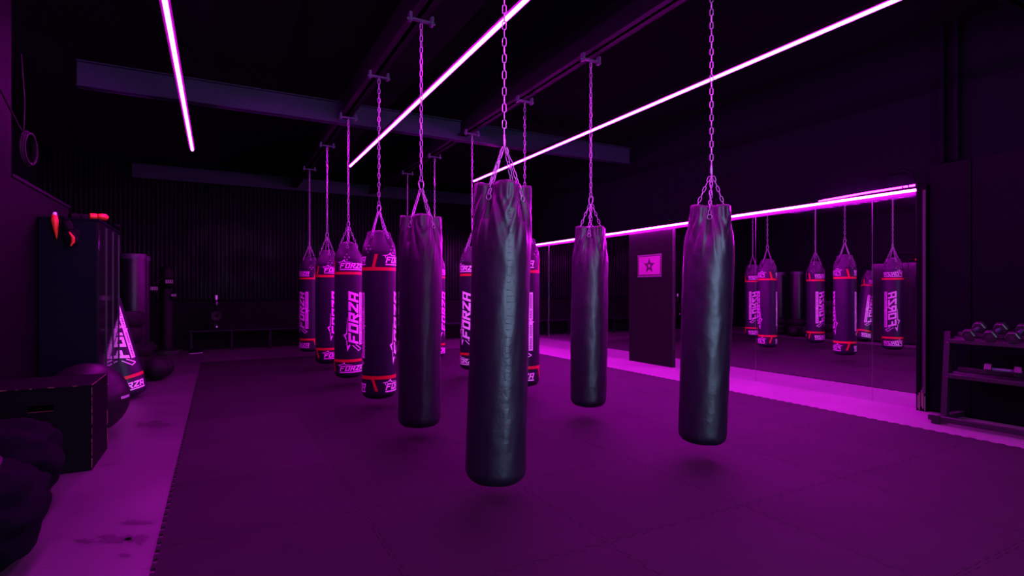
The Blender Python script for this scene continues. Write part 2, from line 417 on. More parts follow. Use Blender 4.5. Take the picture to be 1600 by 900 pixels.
def carabiner(parent, z, s=1.0, rz=0):
    bm = bmesh.new(); pts = []
    for k in range(16):
        a = 2*PI*k/16; pts.append((.024*s*math.cos(a)*(1+.25*math.sin(a)), 0, .045*s*math.sin(a)))
    tube(bm, pts, .0045, 7, closed=True)
    o = obj('carabiner', bm, M['zinc'], parent, 'all'); o.location = (0, 0, z); o.rotation_euler = (0, .12, rz)
    bm = bmesh.new(); tube(bm, [(.021*s, 0, -.02*s), (.024*s, 0, .022*s)], .0065, 8); g = obj('gate_sleeve', bm, M['zinc'], o, True)
    return o
def clamp(parent, z, rz):
    bm = bmesh.new()
    bx(bm, -.10, .10, -.018, .018, z-.012, z+.004)
    for s in (-1, 1):
        bx(bm, s*.10-.012, s*.10+.012, -.025, .025, z-.03, z+.05)
        tube(bm, [(s*.10, 0, z-.012), (s*.128, 0, z-.004)], .011, 6)
    tube(bm, [(0, 0, z), (0, 0, z-.03)], .012, 8)
    o = obj('beam_clamp', bm, M['clamp'], parent, True); o.rotation_euler = (0, 0, rz); return o
ZH = 3.70       # underside of the clamps

# ------------------------------------------------------------------ bag bodies.  Local origin: floor point under the bag
def smooth(a, b, x):
    t = min(1, max(0, (x-a)/(b-a))); return t*t*(3-2*t)
def bag_body(R, z0, z1, rings, kind, seed, seam=None, seg=128, nz=96):
    """tapered sleeve with gathered folds under the rings; returns bmesh and its radius function"""
    ztop = z1
    def rad(a, z):
        t = (z-z0)/(z1-z0)
        u = smooth(z1-.42, z1, z)                     # pulled in towards the top
        r = R
        if kind == 'leather':
            pull = max(math.exp(-((math.atan2(math.sin(a-b), math.cos(a-b)))/.34)**2) for b in rings)
            r *= 1 - .06*u - .34*pull*u**1.7
            # folds fanning out below each ring
            for b in rings:
                da = math.atan2(math.sin(a-b), math.cos(a-b)); fan = da/(.22+1.1*max(0, z1-.08-z))
                env = math.exp(-(da/.75)**2)*smooth(z1-.5, z1-.16, z)*(1-.5*smooth(z1-.05, z1, z))
                r += .0075*env*math.cos(fan*5.5+seed+1.5*noise.noise(Vector((a*2, z*3, seed)))) + .003*env*math.cos(fan*13)
            r += .0035*noise.noise(Vector((math.cos(a)*3, math.sin(a)*3, z*7+seed)))
            r += .0016*noise.noise(Vector((math.cos(a)*4, math.sin(a)*4, z*34+seed)))
            r += .004*math.sin(z*3.1+seed)
        else:
            u2 = smooth(z1-.24, z1, z)
            pull = max(math.exp(-((math.atan2(math.sin(a-b), math.cos(a-b)))/.45)**2) for b in rings)
            r *= 1 - .30*u2**1.6 - .20*pull*u2**2
            r += .004*u2*math.cos(4*a+seed)*1.0 + .003*u2*math.sin(11*a+seed)
            r += .0006*noise.noise(Vector((math.cos(a)*3, math.sin(a)*3, z*6+seed)))
        b0 = max(0, 1-(z-z0)/.075)                    # rounded foot
        r *= math.sqrt(max(0, 1-b0**2.4*.36))
        return r
    def ztrim(a, z):                                  # rim dips at the rings and rises between them
        if z < z1-.3: return z
        u = smooth(z1-.3, z1, z)
        pull = max(math.exp(-((math.atan2(math.sin(a-b), math.cos(a-b)))/.4)**2) for b in rings)
        return z - (.016*pull if kind == 'leather' else .02*pull)*u
    bm = bmesh.new(); ringsv = []
    zs = [z0] + [z0+.075*(1-math.cos(PI/2*i/7)) for i in range(1, 8)]
    zs += [z0+.075+(z1-z0-.075)*i/nz for i in range(1, nz+1)]
    for z in zs:
        ringsv.append([bm.verts.new((rad(2*PI*k/seg, z)*math.cos(2*PI*k/seg), rad(2*PI*k/seg, z)*math.sin(2*PI*k/seg), ztrim(2*PI*k/seg, z))) for k in range(seg)])
    # inner lip and the stuffed top
    last = ringsv[-1]; zi = z1-.05 if kind == 'leather' else z1-.01
    for (k_r, dz) in ((.97, .003), (.9, -.03), (.6, -.015), (.25, .01)) if kind == 'leather' else ((.92, .012), (.75, .02), (.5, .03), (.2, .035)):
        ringsv.append([bm.verts.new((v.co.x*k_r, v.co.y*k_r, v.co.z+dz)) for v in last])
    for A, B in zip(ringsv, ringsv[1:]):
        for k in range(seg): bm.faces.new((A[k], A[(k+1) % seg], B[(k+1) % seg], B[k]))
    c = bm.verts.new((0, 0, z1-.02 if kind == 'leather' else z1+.02))
    for k in range(seg): bm.faces.new((ringsv[-1][k], ringsv[-1][(k+1) % seg], c))
    c = bm.verts.new((0, 0, z0-.022)); mid = [bm.verts.new((v.co.x*.6, v.co.y*.6, z0-.017)) for v in ringsv[0]]
    for k in range(seg):
        bm.faces.new((ringsv[0][(k+1) % seg], ringsv[0][k], mid[k], mid[(k+1) % seg])); bm.faces.new((mid[(k+1) % seg], mid[k], c))
    return bm, rad
def on_bag(rad, R, a, z, off): r = rad(a, z)+off; return Vector((r*math.cos(a), r*math.sin(a), z))
def wrap_patch(bm, rad, R, a0, a1, zz0, zz1, off, na=6, nz=6, slant=0., closed=False, thick=0):
    g = []
    for j in range(nz+1):
        z = zz0+(zz1-zz0)*j/nz; sh = slant*j/nz
        n_ = na if closed else na+1
        g.append([bm.verts.new(on_bag(rad, R, a0+(a1-a0)*i/na+sh, z, off)) for i in range(n_)])
    for A, B in zip(g, g[1:]):
        n_ = len(A)
        for i in range(n_ if closed else n_-1): bm.faces.new((A[i], A[(i+1) % n_], B[(i+1) % n_], B[i]))
def hang(root, J, rings, rad, R, zr, tiltM, short_top):
    """rings, webbing tabs and the four short chains"""
    for b in rings:
        p = on_bag(rad, R, b, zr, .006)
        q = tiltM @ p
        bm = bmesh.new(); pts = [(0.018*math.cos(2*PI*k/12), 0, .018*math.sin(2*PI*k/12)) for k in range(12)]
        tube(bm, pts, .0032, 6, closed=True); o = obj('ring', bm, M['zinc'], root, 'all')
        o.location = q + Vector((math.cos(b), math.sin(b), 0))*.006; o.rotation_euler = (0, 0, b+PI/2)
        bm = bmesh.new(); wrap_patch(bm, rad, R, b-.085, b+.085, zr-.135, zr-.012, .004, 4, 6)
        o = obj('strap_tab', bm, M['patch'], root); o.matrix_local = tiltM
        chain('short_chain', root, short_top+Vector((math.cos(b), math.sin(b), 0))*.012, q+Vector((math.cos(b), math.sin(b), 0))*.004+Vector((0, 0, .014)), LMS, .042, b)

BL = {}
def leather_bag(x, y, zb, zt, ring0, tilt, label, seed, seam=None, R=.187, dx=(0, 0)):
    t = thing('heavy_bag', label, 'punching bag', (x, y, 0), 0, 'black leather bags')
    J = Vector((0, 0, 2.22)); rings = [ring0+k*PI/2 for k in range(4)]
    T = Matrix.Translation(J) @ Matrix.Rotation(tilt[0], 4, Vector((math.cos(tilt[1]), math.sin(tilt[1]), 0))) @ Matrix.Translation(-J)
    bm, rad = bag_body(R, zb, zt, rings, 'leather', seed)
    o = obj('bag_body', bm, M['leather'], t, 'all'); o.matrix_local = T
    if seam is not None:
        bm = bmesh.new(); wrap_patch(bm, rad, R, seam-.006, seam+.006, zb+.07, zt-.2, .0016, 2, 160)
        for k in range(38):                          # puckers across the seam
            z = zb+.1+k*.042+random.uniform(-.008, .008); a0 = seam+.005; ln = .12+.30*random.random(); tl = random.uniform(-.02, .012)
            pts = [on_bag(rad, R, a0+ln*i/7, z+tl*(i/7)**1.5, -.0002) for i in range(8)]
            tube(bm, pts, .0016, 5, radii=[.0022, .002, .0018, .0015, .0012, .001, .0007, .0003])
        o = obj('stitched_seam', bm, M['leather'], t, 'all'); o.matrix_local = T
    hang(t, J, rings, rad, R, zt-.095, T, J-Vector((0, 0, .015)))
    carabiner(t, 2.245, 1, seed)
    chain('hanging_chain', t, (0, 0, ZH-.03), (0, 0, 2.275), LM, .0515, seed)
    clamp(t, ZH, 0)
    return t
cd = lambda x, y: math.atan2(-y, -x)          # direction from the bag to the camera
X1_, X2_ = 1.58, 3.40
Y1_ = [3.031, 4.622, 6.061, 7.69, 9.354, 11.32]; Y2_ = [3.011, 4.581, 5.964, 7.582, 9.215, 10.794]
# tilt: (angle, axis direction); axis along the view makes the foot swing sideways
vd = lambda x, y: math.atan2(y, x)
leather_bag(X1_, Y1_[0], .13, 1.97, cd(X1_, Y1_[0])-.62, (math.radians(1.5), vd(X1_, Y1_[0])), 'nearest and largest black leather heavy bag, stitched seam down its front', 1.0, cd(X1_, Y1_[0])+.22)
leather_bag(X1_, Y1_[1], .13, 1.965, cd(X1_, Y1_[1])-.70, (math.radians(.4), vd(X1_, Y1_[1])), 'black leather heavy bag left of the nearest one, in front of the printed bags', 2.3)
leather_bag(X2_, Y2_[0], .13, 1.965, cd(X2_, Y2_[0])-.02, (math.radians(1.9), vd(X2_, Y2_[0])), 'rightmost black leather heavy bag, hanging before the wide mirrors', 3.7)
leather_bag(X2_, Y2_[1], .13, 1.965, cd(X2_, Y2_[1])-.1, (math.radians(.7), vd(X2_, Y2_[1])), 'black leather heavy bag between the nearest bag and the star poster pillar', 5.1)

# ------------------------------------------------------------------ printed bag
def rect(x0, y0, x1, y1): return [(x0, y0), (x1, y0), (x1, y1), (x0, y1)]
s_, w_ = .25, .86
GL = {'F': [rect(0, 0, s_, 1), rect(s_, .78, w_, 1), rect(s_, .40, .68, .60)],
      'O': [rect(0, 0, s_, 1), rect(w_-s_, 0, w_, 1), rect(s_, .79, w_-s_, 1), rect(s_, 0, w_-s_, .21)],
      'R': [rect(0, 0, s_, 1), rect(s_, .79, w_, 1), rect(w_-s_, .42, w_, .79), rect(s_, .42, w_-s_, .60), [(.34, .42), (.64, .42), (.98, -.02), (.68, -.02)]],
      'Z': [rect(0, .78, w_, 1), rect(0, 0, w_, .22), [(0, .22), (.34, .22), (w_, .78), (w_-.34, .78)]],
      'A': [rect(0, 0, s_, 1), rect(w_-s_, 0, w_, 1), rect(s_, .78, w_-s_, 1), rect(s_, .32, w_-s_, .50)]}
def logo_polys(big):
    P = []; x = 0
    for ch in 'FORZA':
        for q in GL[ch]: P.append([(x+u+.30*v, v) for u, v in q])
        x += w_+.13
    # open star flourish round the F
    P += [[(-.62, 1.14), (.42, 1.30), (.40, 1.18), (-.10, 1.10)], [(-.62, 1.14), (-.10, 1.10), (.05, .86), (-.05, .82)],
          [(.42, 1.30), (.95, 1.74), (.90, 1.42), (.62, 1.26)], [(.90, 1.42), (.95, 1.74), (1.12, 1.30), (.98, 1.22)],
          [(1.12, 1.30), (2.6, 1.16), (2.6, 1.12), (1.0, 1.16)], [(-.05, .30), (.04, .30), (-.42, -.42), (-.50, -.36)],
          [(-.42, -.42), (-.50, -.36), (-.66, -.02), (-.56, -.02)], [(-.66, -.02), (-.56, -.02), (-.02, .60), (-.06, .66)]] if big else \
         [[(-.55, 1.16), (.42, 1.30), (.40, 1.14), (-.10, 1.08)], [(.42, 1.30), (.95, 1.70), (.88, 1.40), (.62, 1.22)],
          [(.88, 1.40), (.95, 1.70), (1.14, 1.28), (.98, 1.18)], [(1.14, 1.28), (2.4, 1.18), (2.4, 1.13), (1.0, 1.14)],
          [(-.10, 1.08), (.06, 1.08), (.14, .7), (.06, .7)]]
    if big:
        P = [[(x, v if v <= 1.02 else 1.02+(v-1.02)*.62) for x, v in q] for q in P]
        b0, b1 = -.52, -.12
        P.append([(-.05, b0), (2.42, b0), (2.56, b1), (-.05, b1)]); P.append([(2.60, b0), (5.0, b0), (5.0, b1), (2.74, b1)])
        P.append([(2.62, -.06), (2.84, -.06), (2.42, -.66), (2.38, -.62)])
    else: P.append([(-.02, -.34), (4.95, -.34), (5.02, -.14), (.02, -.14)])
    return P
def wrap_polys(bm, polys, fn, step=.02):
    for q in polys:
        a, b, c, d = [Vector(p) for p in q]
        nu = max(1, int(((b-a).length+(c-d).length)/2*6)); nv = max(1, int(((d-a).length+(c-b).length)/2*4))
        g = []
        for j in range(nv+1):
            row = []
            for i in range(nu+1):
                u, v = i/nu, j/nv; p = (a*(1-u)+b*u)*(1-v)+(d*(1-u)+c*u)*v; row.append(bm.verts.new(fn(p.x, p.y)))
            g.append(row)
        for A, B in zip(g, g[1:]):
            for i in range(nu): bm.faces.new((A[i], A[i+1], B[i+1], B[i]))
def copy_tree(o, parent=None):
    c = o.copy(); C.objects.link(c); c.parent = parent
    for ch in list(o.children): copy_tree(ch, c)
    return c
PR = .184
PRINTS = {}
def printed_parts(t, body_T=None, z0=.13, z1=1.95, rings=None, seed=.4):
    bm, rad = bag_body(PR, z0, z1, rings, 'printed', seed, seg=96, nz=60)
    o = obj('bag_body', bm, M['bagskin'], t, 'all')
    parts = [o]
    bm = bmesh.new(); wrap_patch(bm, rad, PR, 0, 2*PI, 1.745, z1-.02, .0016, 96, 14, closed=True)
    o.data.materials.append(M['bagtop'])
    for p in o.data.polygons:
        if p.center.z > 1.74: p.material_index = 1
    bm.free()
    for zb, sgn in ((1.546, 1), (.362, -1)):
        bm = bmesh.new(); wrap_patch(bm, rad, PR, 0, 2*PI, zb-.018, zb+.018, .002, 96, 2, closed=True)
        for k in range(2):
            a = PI/2+k*PI
            if sgn > 0: wrap_patch(bm, rad, PR, a-.09-.12, a+.09-.12, zb, zb+.16, .0026, 4, 6, slant=.2)
            else: wrap_patch(bm, rad, PR, a-.08+.10, a+.08+.10, zb-.145, zb, .0026, 4, 6, slant=-.26)
        parts.append(obj('red_band', bm, M['red'], t, True))
    for k in range(2):
        a0 = k*PI; u = .070; W = 5.1*u
        for z in (1.592, .205):
            bm = bmesh.new(); wrap_polys(bm, logo_polys(False), lambda p, q: on_bag(rad, PR, a0+(p*u-W/2)/PR, z+.02+q*u, .0028))
            parts.append(obj('small_logo', bm, M['print'], t))
        U = .142; Z0 = .578
        bm = bmesh.new(); wrap_polys(bm, logo_polys(True), lambda p, q: on_bag(rad, PR, a0+.23+(.28-q)*U/PR, Z0+p*U, .0028))
        parts.append(obj('large_logo', bm, M['print'], t))
        bm = bmesh.new()                                # tiny dark lettering in the bar, too small to read
        wrap_polys(bm, [rect(.12+i*.14, -.40, .12+i*.14+.07, -.25) for i in range(34) if i not in (7, 15, 16, 17, 18, 24)],
                   lambda p, q: on_bag(rad, PR, a0+.23+(.28-q)*U/PR, Z0+p*U, .0034))
        parts.append(obj('logo_bar_marks', bm, M['patch'], t))
    for b in rings:                                     # four vent eyelets below each ring
        bm = bmesh.new()
        for da, dz in ((0, .035), (0, -.035), (.15, 0), (-.15, 0)):
            c = on_bag(rad, PR, b+da, z1-.19+dz, .003); n = Vector((math.cos(b+da), math.sin(b+da), 0)); tt = Vector((-n.y, n.x, 0))
            tube(bm, [c+(tt*math.cos(2*PI*k/8)+Vector((0, 0, 1))*math.sin(2*PI*k/8))*.009 for k in range(8)], .003, 5, closed=True)
        parts.append(obj('vent_eyelets', bm, M['zinc'], t, 'all'))
    return parts, rad
LR = [math.radians(-25+90*k) for k in range(4)]
pb = thing('printed_heavy_bag', 'printed bag', 'punching bag', (0, 0, 0), 0, 'printed heavy bags')
_, prad = printed_parts(pb, rings=LR)
J = Vector((0, 0, 2.20)); hang(pb, J, LR, prad, PR, 1.905, Matrix.Identity(4), J-Vector((0, 0, .015)))
carabiner(pb, 2.225, .9, .6); chain('hanging_chain', pb, (0, 0, ZH-.03), (0, 0, 2.255), LM, .0515, .3); clamp(pb, ZH, 0)
spots = [(X1_, Y1_[2], 77, 'printed heavy bag just left of the second black leather bag'),
         (X1_, Y1_[3], 19, 'second printed bag from the front in the left row, star logo facing'),
         (X1_, Y1_[4], 40, 'third printed bag from the front in the left row'),
         (X1_, Y1_[5], -55, 'farthest printed bag at the left end of the left row'),
         (X2_, Y2_[2], -16, 'printed bag almost hidden behind the nearest black bag, red corner showing'),
         (X2_, Y2_[3], -32, 'printed bag seen between the two black bags at centre'),
         (X2_, Y2_[4], 60, 'printed bag hidden behind the second black bag, chain showing above'),
         (X2_, Y2_[5], -75, 'farthest printed bag of the right row, a sliver left of the black bag')]
for i, (x, y, th, lab) in enumerate(spots):
    o = pb if i == 0 else copy_tree(pb)
    rz = cd(x, y)+math.radians(th)
    o.location = (x, y, 0); o.rotation_euler = (0, 0, rz); o['label'] = lab
    for ch in o.children:
        if ch.name.startswith('beam_clamp'): ch.rotation_euler = (0, 0, -rz)

# ------------------------------------------------------------------ leaning printed bag by the cabinet
t = thing('printed_heavy_bag', 'printed bag off its chain, leaning on the wall beyond the tall cabinet', 'punching bag', (-.93, 8.06, .0), 0, 'printed heavy bags')
for ch in pb.children:
    if any(ch.name.startswith(k) for k in ('hanging_chain', 'short_chain', 'carabiner', 'beam_clamp')): continue
    c = ch.copy(); C.objects.link(c); c.parent = t
    c.matrix_local = Matrix.Rotation(math.radians(-14), 4, 'Y') @ Matrix.Translation((0, 0, -.09)) @ Matrix.Rotation(math.radians(-76), 4, 'Z') @ ch.matrix_local

# ------------------------------------------------------------------ tall cabinet
t = thing('tall_cabinet', 'tall dark cabinet with glossy black doors against the left wall', 'cabinet', (-1.265, 7.235, 0))
obj('carcass', box(-.225, .215, -.615, .615, .0, 1.99, .004), M['cab'], t)
obj('top_board', box(-.228, .24, -.62, .62, 1.99, 2.01, .003), M['cab'], t)
for k in range(3):
    y0 = -.61+k*.407
    d = obj('door', box(.215, .235, y0+.003, y0+.403, .04, 1.985, .002), M['gloss'], t)
    obj('handle', box(.235, .243, y0+.385, y0+.391, .25, 1.96, .001), M['dark_steel'], d)
# gloves on the cabinet
def glove(name, label, loc, rot, cuff, s=1.0, shell=None):
    t = thing(name, label, 'boxing glove', loc, 0, 'gloves on the tall cabinet'); t.rotation_euler = rot; t.scale = (s, s, s)
    bm = blob(0, 0, .13, .065, .05, .085, .05, 3, 3); obj('fist', bm, shell or M['blackmatte'], t, 'all')
    bm = blob(.055, 0, .10, .028, .026, .05, .05, 5, 3); obj('thumb', bm, shell or M['blackmatte'], t, 'all')
    bm = bmesh.new(); lathe(bm, [(.0, -.04), (.042, -.04), (.05, 0), (.048, .05), (.0, .06)], 20); obj('cuff', bm, cuff, t, True)
    return t
t = thing('hand_wrap', 'orange-red rolled strap with a white tip hanging over the cabinet front, leftmost', 'strap', (-1.36, 6.585, 1.80))
bm = bmesh.new(); tube(bm, [(0, -.015, .22), (.003, -.022, .17), (.008, -.018, .10), (.012, -.012, .04), (.014, -.01, .0)], .02, 10, radii=[.022, .030, .022, .012, .006]); obj('strap_end', bm, M['orange'], t, 'all')
bm = bmesh.new(); bmesh.ops.create_uvsphere(bm, u_segments=12, v_segments=8, radius=.018); bmesh.ops.translate(bm, verts=bm.verts, vec=(0, -.012, .235)); obj('white_tip', bm, M['cyanplastic'], t, 'all')
glove('boxing_glove', 'black glove with a red edge hanging lower on the front of the cabinet', (-1.265, 6.55, 1.93), (PI, -.25, 0), M['blackmatte'], .9)
bm = bmesh.new(); tube(bm, [(-1.235, 6.49, 1.86), (-1.205, 6.475, 1.81), (-1.205, 6.48, 1.77), (-1.225, 6.485, 1.73)], .012, 8, radii=[.006, .014, .014, .005])
tag(obj('hand_wrap', bm, M['orange'], None, True), 'red curved strap end dangling before the cabinet, under the orange glove', 'strap')
bm = bmesh.new(); tube(bm, [(-1.33, 6.63, 2.018), (-1.31, 6.59, 2.016), (-1.285, 6.56, 2.0), (-1.268, 6.55, 1.975)], .007, 6)
tag(obj('hanging_strap', bm, M['blackmatte'], None, True), 'black strap looped down the cabinet front between the glove and strap end', 'strap')
glove('boxing_glove', 'bright orange-red glove lying on the front right corner of the cabinet top', (-1.11, 6.80, 2.055), (PI/2, .3, PI/2+.4), M['orange'], .62, M['orange'])
glove('boxing_glove', 'black glove lying on the cabinet top between the orange ones', (-1.30, 7.0, 2.06), (PI/2, 0, 2.2), M['blackmatte'], .8)
glove('boxing_glove', 'small dark glove at the far end of the cabinet top', (-1.08, 7.75, 2.05), (PI/2, 0, .5), M['panel'], .6, M['panel'])

# ------------------------------------------------------------------ wooden jump box
t = thing('jump_box', 'black wooden jump box with worn bare edges and a hand slot', 'box', (-1.16, 5.255, 0))
bm = bmesh.new(); X0, X1, Y0, Y1, H = -.33, .35, -.315, .315, .605
bx(bm, X0, X1, Y0+.0, Y0+.018, 0, .455); bx(bm, X0, -.01, Y0, Y0+.018, .455, .50); bx(bm, .13, X1, Y0, Y0+.018, .455, .50); bx(bm, X0, X1, Y0, Y0+.018, .50, H)
obj('front_board', bm, M['box'], t); obj('back_board', box(X0, X1, Y1-.018, Y1, 0, H), M['box'], t)
obj('side_board', box(X0, X0+.018, Y0+.018, Y1-.018, 0, H), M['box'], t); obj('side_board', box(X1-.018, X1, Y0+.018, Y1-.018, 0, H), M['box'], t)
obj('top_board', box(X0-.002, X1+.002, Y0-.002, Y1+.002, H, H+.018, .002), M['box'], t)
bm = bmesh.new(); z = .02
while z < H-.02:
    l = random.uniform(.01, .08); wd = random.uniform(.0015, .004)
    bx(bm, X1-wd, X1+.0015, Y0-.0015, Y0+wd, z, z+l); z += l+random.uniform(.0, .03)
y = Y0
while y < Y1-.04:
    l = random.uniform(.01, .09); wd = random.uniform(.001, .007); bx(bm, X1-wd, X1+.003, y, y+l, H+.015, H+.0195); y += l+random.uniform(0, .04)
x = X0
while x < X1-.05:
    l = random.uniform(.01, .05); bx(bm, x, x+l, Y0-.0035, Y0+random.uniform(.001, .004), H+.014, H+.0192); x += l+random.uniform(.02, .14)
for yy, zz in ((Y1-.02, .05), (Y1-.02, .2)): bx(bm, X1-.003, X1+.0015, yy, yy+.02, zz, zz+.12)
obj('worn_edge', bm, M['wood'], t)
bm = bmesh.new(); bx(bm, -.01, .13, Y0+.001, Y0+.02, .450, .4562); obj('hand_slot_edge', bm, M['wood'], t)

# exercise ball
t = thing('exercise_ball', 'large dark exercise ball between the jump box and the tall cabinet', 'exercise ball', (-1.05, 6.17, 0))
bm = bmesh.new(); prof = []
for i in range(49):
    a = -PI/2+PI*i/48; r = .325+.0015*math.cos(a*40)*(abs(a) < 1.2); prof.append((max(0, r*math.cos(a)), .325+r*math.sin(a)))
prof[0] = (0, 0.); prof[-1] = (0, .65); lathe(bm, prof, 64)
bo = obj('shell', bm, M['ball'], t, 'all')
bm = bmesh.new()
def ball_arc(c_az, c_el, w, n, h):
    for k in range(n):
        az = c_az + (k-(n-1)/2)*w; q = []
        for (da, de) in ((-w*.36, -h), (w*.36, -h), (w*.36, h), (-w*.36, h)):
            A, E = az+da, c_el+de; q.append(bm.verts.new((.3275*math.cos(E)*math.cos(A), .3275*math.cos(E)*math.sin(A), .325+.3275*math.sin(E))))
        bm.faces.new(q)
ball_arc(-1.1, .52, .07, 7, .035); ball_arc(-.35, .05, .07, 6, .035)
obj('printed_marks', bm, mat('ball_print', (.45, .42, .5), .4), t)

# ------------------------------------------------------------------ pile of kit bags at the left edge
def sack(label, parts, seed):
    (cx, cy, cz, rx, ry, rz) = parts
    t = thing('kit_bag', label, 'kit bag', (cx, cy, max(0, cz-rz)), 0, 'kit bags heaped at the left edge')
    cz -= max(0, cz-rz)
    obj('bag_shell', blob(0, 0, cz, rx, ry, rz, .14, seed, 5), M['fabric'], t, 'all')
    bm = bmesh.new(); pts = []
    for k in range(13):
        a = PI*k/12; pts.append((rx*.95*math.cos(a)*.8, -.02, cz+rz*.93*math.sin(a)+.02))
    tube(bm, pts, .011, 6); obj('carry_strap', bm, M['patch'], t, True)
    return t
sack('lowest slumped black kit bag of the heap at the left edge', (-1.09, 3.42, .25, .35, .38, .25), 2)
sack('black kit bag at the back of the heap, next to the jump box', (-1.15, 4.20, .27, .31, .38, .27), 4)
sack('black kit bag on top of the heap against the left wall', (-1.21, 3.55, .66, .23, .38, .155), 6)
t = thing('buckled_pouch', 'glossy black pouch with two shiny buckles at the very left of the heap', 'pouch', (-.97, 3.15, .49), 0)
obj('pouch', blob(0, 0, .05, .13, .16, .05, .10, 9, 4), M['leather'], t, 'all')
for dy, dz in ((-.06, .075), (.05, .07)):
    bm = bmesh.new(); bx(bm, .095, .115, dy-.012, dy+.012, dz, dz+.016, .003); obj('buckle', bm, M['cyanplastic'], t)
# rope coil on the corner of the wall
t = thing('hanging_coil', 'dark coiled strap hanging on the corner of the left wall', 'strap', (-1.44, 5.82, 2.36))
for k in range(3):
    bm = bmesh.new(); tube(bm, [(.05+.012*k+.02*math.cos(2*PI*i/20), .03+(.095-.006*k)*math.cos(2*PI*i/20), .12+(.14-.006*k)*math.sin(2*PI*i/20)) for i in range(20)], .011, 7, closed=True)
    obj('strap_loop', bm, M['rubber2'], t, 'all')
bm = bmesh.new(); tube(bm, [(-.05, -.5, .62), (-.02, -.2, .43), (0, .03, .30), (.02, .04, .26)], .008, 6); obj('strap_tail', bm, M['rubber2'], t, True)
bm = bmesh.new(); tube(bm, [(.03, .03, .26), (.035, .035, .5), (.01, .05, .9)], .005, 6); obj('cord', bm, M['rubber2'], t, True)

# ------------------------------------------------------------------ stack of pads, free-standing bags, training post
zz = 0
padl = ['lowest', 'second from the bottom', 'middle', 'second from the top', 'topmost']
for k in range(5):
    r = .27-.004*k; h = .205
    bm = bmesh.new(); lathe(bm, [(0, 0), (r*.9, 0), (r*.99, .03), (r, h/2), (r*.99, h-.03), (r*.88, h-.002), (r*.45, h-.004), (r*.42, h-.03), (0, h-.03)], 48)
    o = obj('rubber_disc', bm, M['rubber2'], None, True); o.location = (-1.16+.02*math.sin(k*2.1), 8.93+.02*math.cos(k*1.7), zz)
    tag(o, 'thick black rubber disc, %s of the stack beyond the leaning bag' % padl[k], 'rubber disc', 'stacked rubber discs'); zz += h+.001
def free_bag(label, x, y):
    t = thing('freestanding_bag', label, 'punching bag', (x, y, 0), 0, 'freestanding bags')
    bm = bmesh.new(); prof = [(0, 0)]
    for k in range(3):
        z = k*.155; prof += [(.23, z+.01), (.26, z+.05), (.26, z+.11), (.22, z+.15)]
    prof += [(.17, .49), (0, .49)]
    lathe(bm, prof, 40); obj('ribbed_base', bm, M['rubber2'], t, True)
    bm = bmesh.new(); lathe(bm, [(0, .49), (.165, .49), (.17, .52), (.17, 1.82), (.16, 1.86), (0, 1.865)], 40); obj('bag_body', bm, M['freebag'], t, True)
    bm = bmesh.new(); lathe(bm, [(.172, 1.78), (.174, 1.79), (.174, 1.82), (.165, 1.862)], 40); obj('top_band', bm, M['bagtop'], t, True)
free_bag('freestanding black bag on a ribbed base behind the disc stack', -1.13, 9.98)
free_bag('freestanding black bag on a ribbed base, the farther of the pair', -1.14, 10.55)
# small medicine balls at the foot of the stack
for k, (x, y, r, lab) in enumerate(((-.80, 9.45, .17, 'dark medicine ball on the floor right of the disc stack'), (-.74, 9.83, .15, 'smaller medicine ball lying behind the first, near the far wall'))):
    bm = bmesh.new(); bmesh.ops.create_uvsphere(bm, u_segments=28, v_segments=18, radius=r); bmesh.ops.translate(bm, verts=bm.verts, vec=(0, 0, r))
    o = obj('medicine_ball', bm, M['rubber2'], None, 'all'); o.location = (x, y, 0); tag(o, lab, 'medicine ball', 'medicine balls')
t = thing('training_post', 'tall slim padded training post with printed gloves hung on it, near the far wall', 'training post', (-.93, 13.2, 0))
bm = bmesh.new(); lathe(bm, [(0, 0), (.27, 0), (.28, .03), (.27, .09), (.1, .12), (0, .12)], 32); obj('base', bm, M['rubber'], t, True)
bm = bmesh.new(); lathe(bm, [(0, .12), (.10, .13), (.105, .2), (.105, 1.42), (.08, 1.46), (0, 1.47)], 28); obj('padded_column', bm, M['rubber2'], t, True)
bm = bmesh.new(); lathe(bm, [(0, 1.46), (.07, 1.46), (.115, 1.55), (.125, 1.66), (.10, 1.78), (.04, 1.83), (0, 1.835)], 28); obj('head_pad', bm, M['rubber2'], t, True)
for dx, dz, s in ((-.21, 1.36, 1.), (.05, 1.50, 1.), (.13, 1.22, .7)):
    g = obj('hung_glove', blob(dx, -.13, dz-.03, .09*s, .06*s, .11*s, .05, 3+dx, 3), M['blackmatte'], t, 'all')
    bm = bmesh.new()
    for k in range(4): bx(bm, dx-.06*s+k*.034*s, dx-.036*s+k*.034*s, -.196, -.19, dz-.04*s, dz+.03*s)
    bm2 = obj('printed_marks', bm, M['dim_print'], g)
bm = bmesh.new(); tube(bm, [(-.21, -.1, 1.45), (0, -.08, 1.62), (.1, -.1, 1.3)], .01, 6); obj('glove_cord', bm, M['patch'], t)

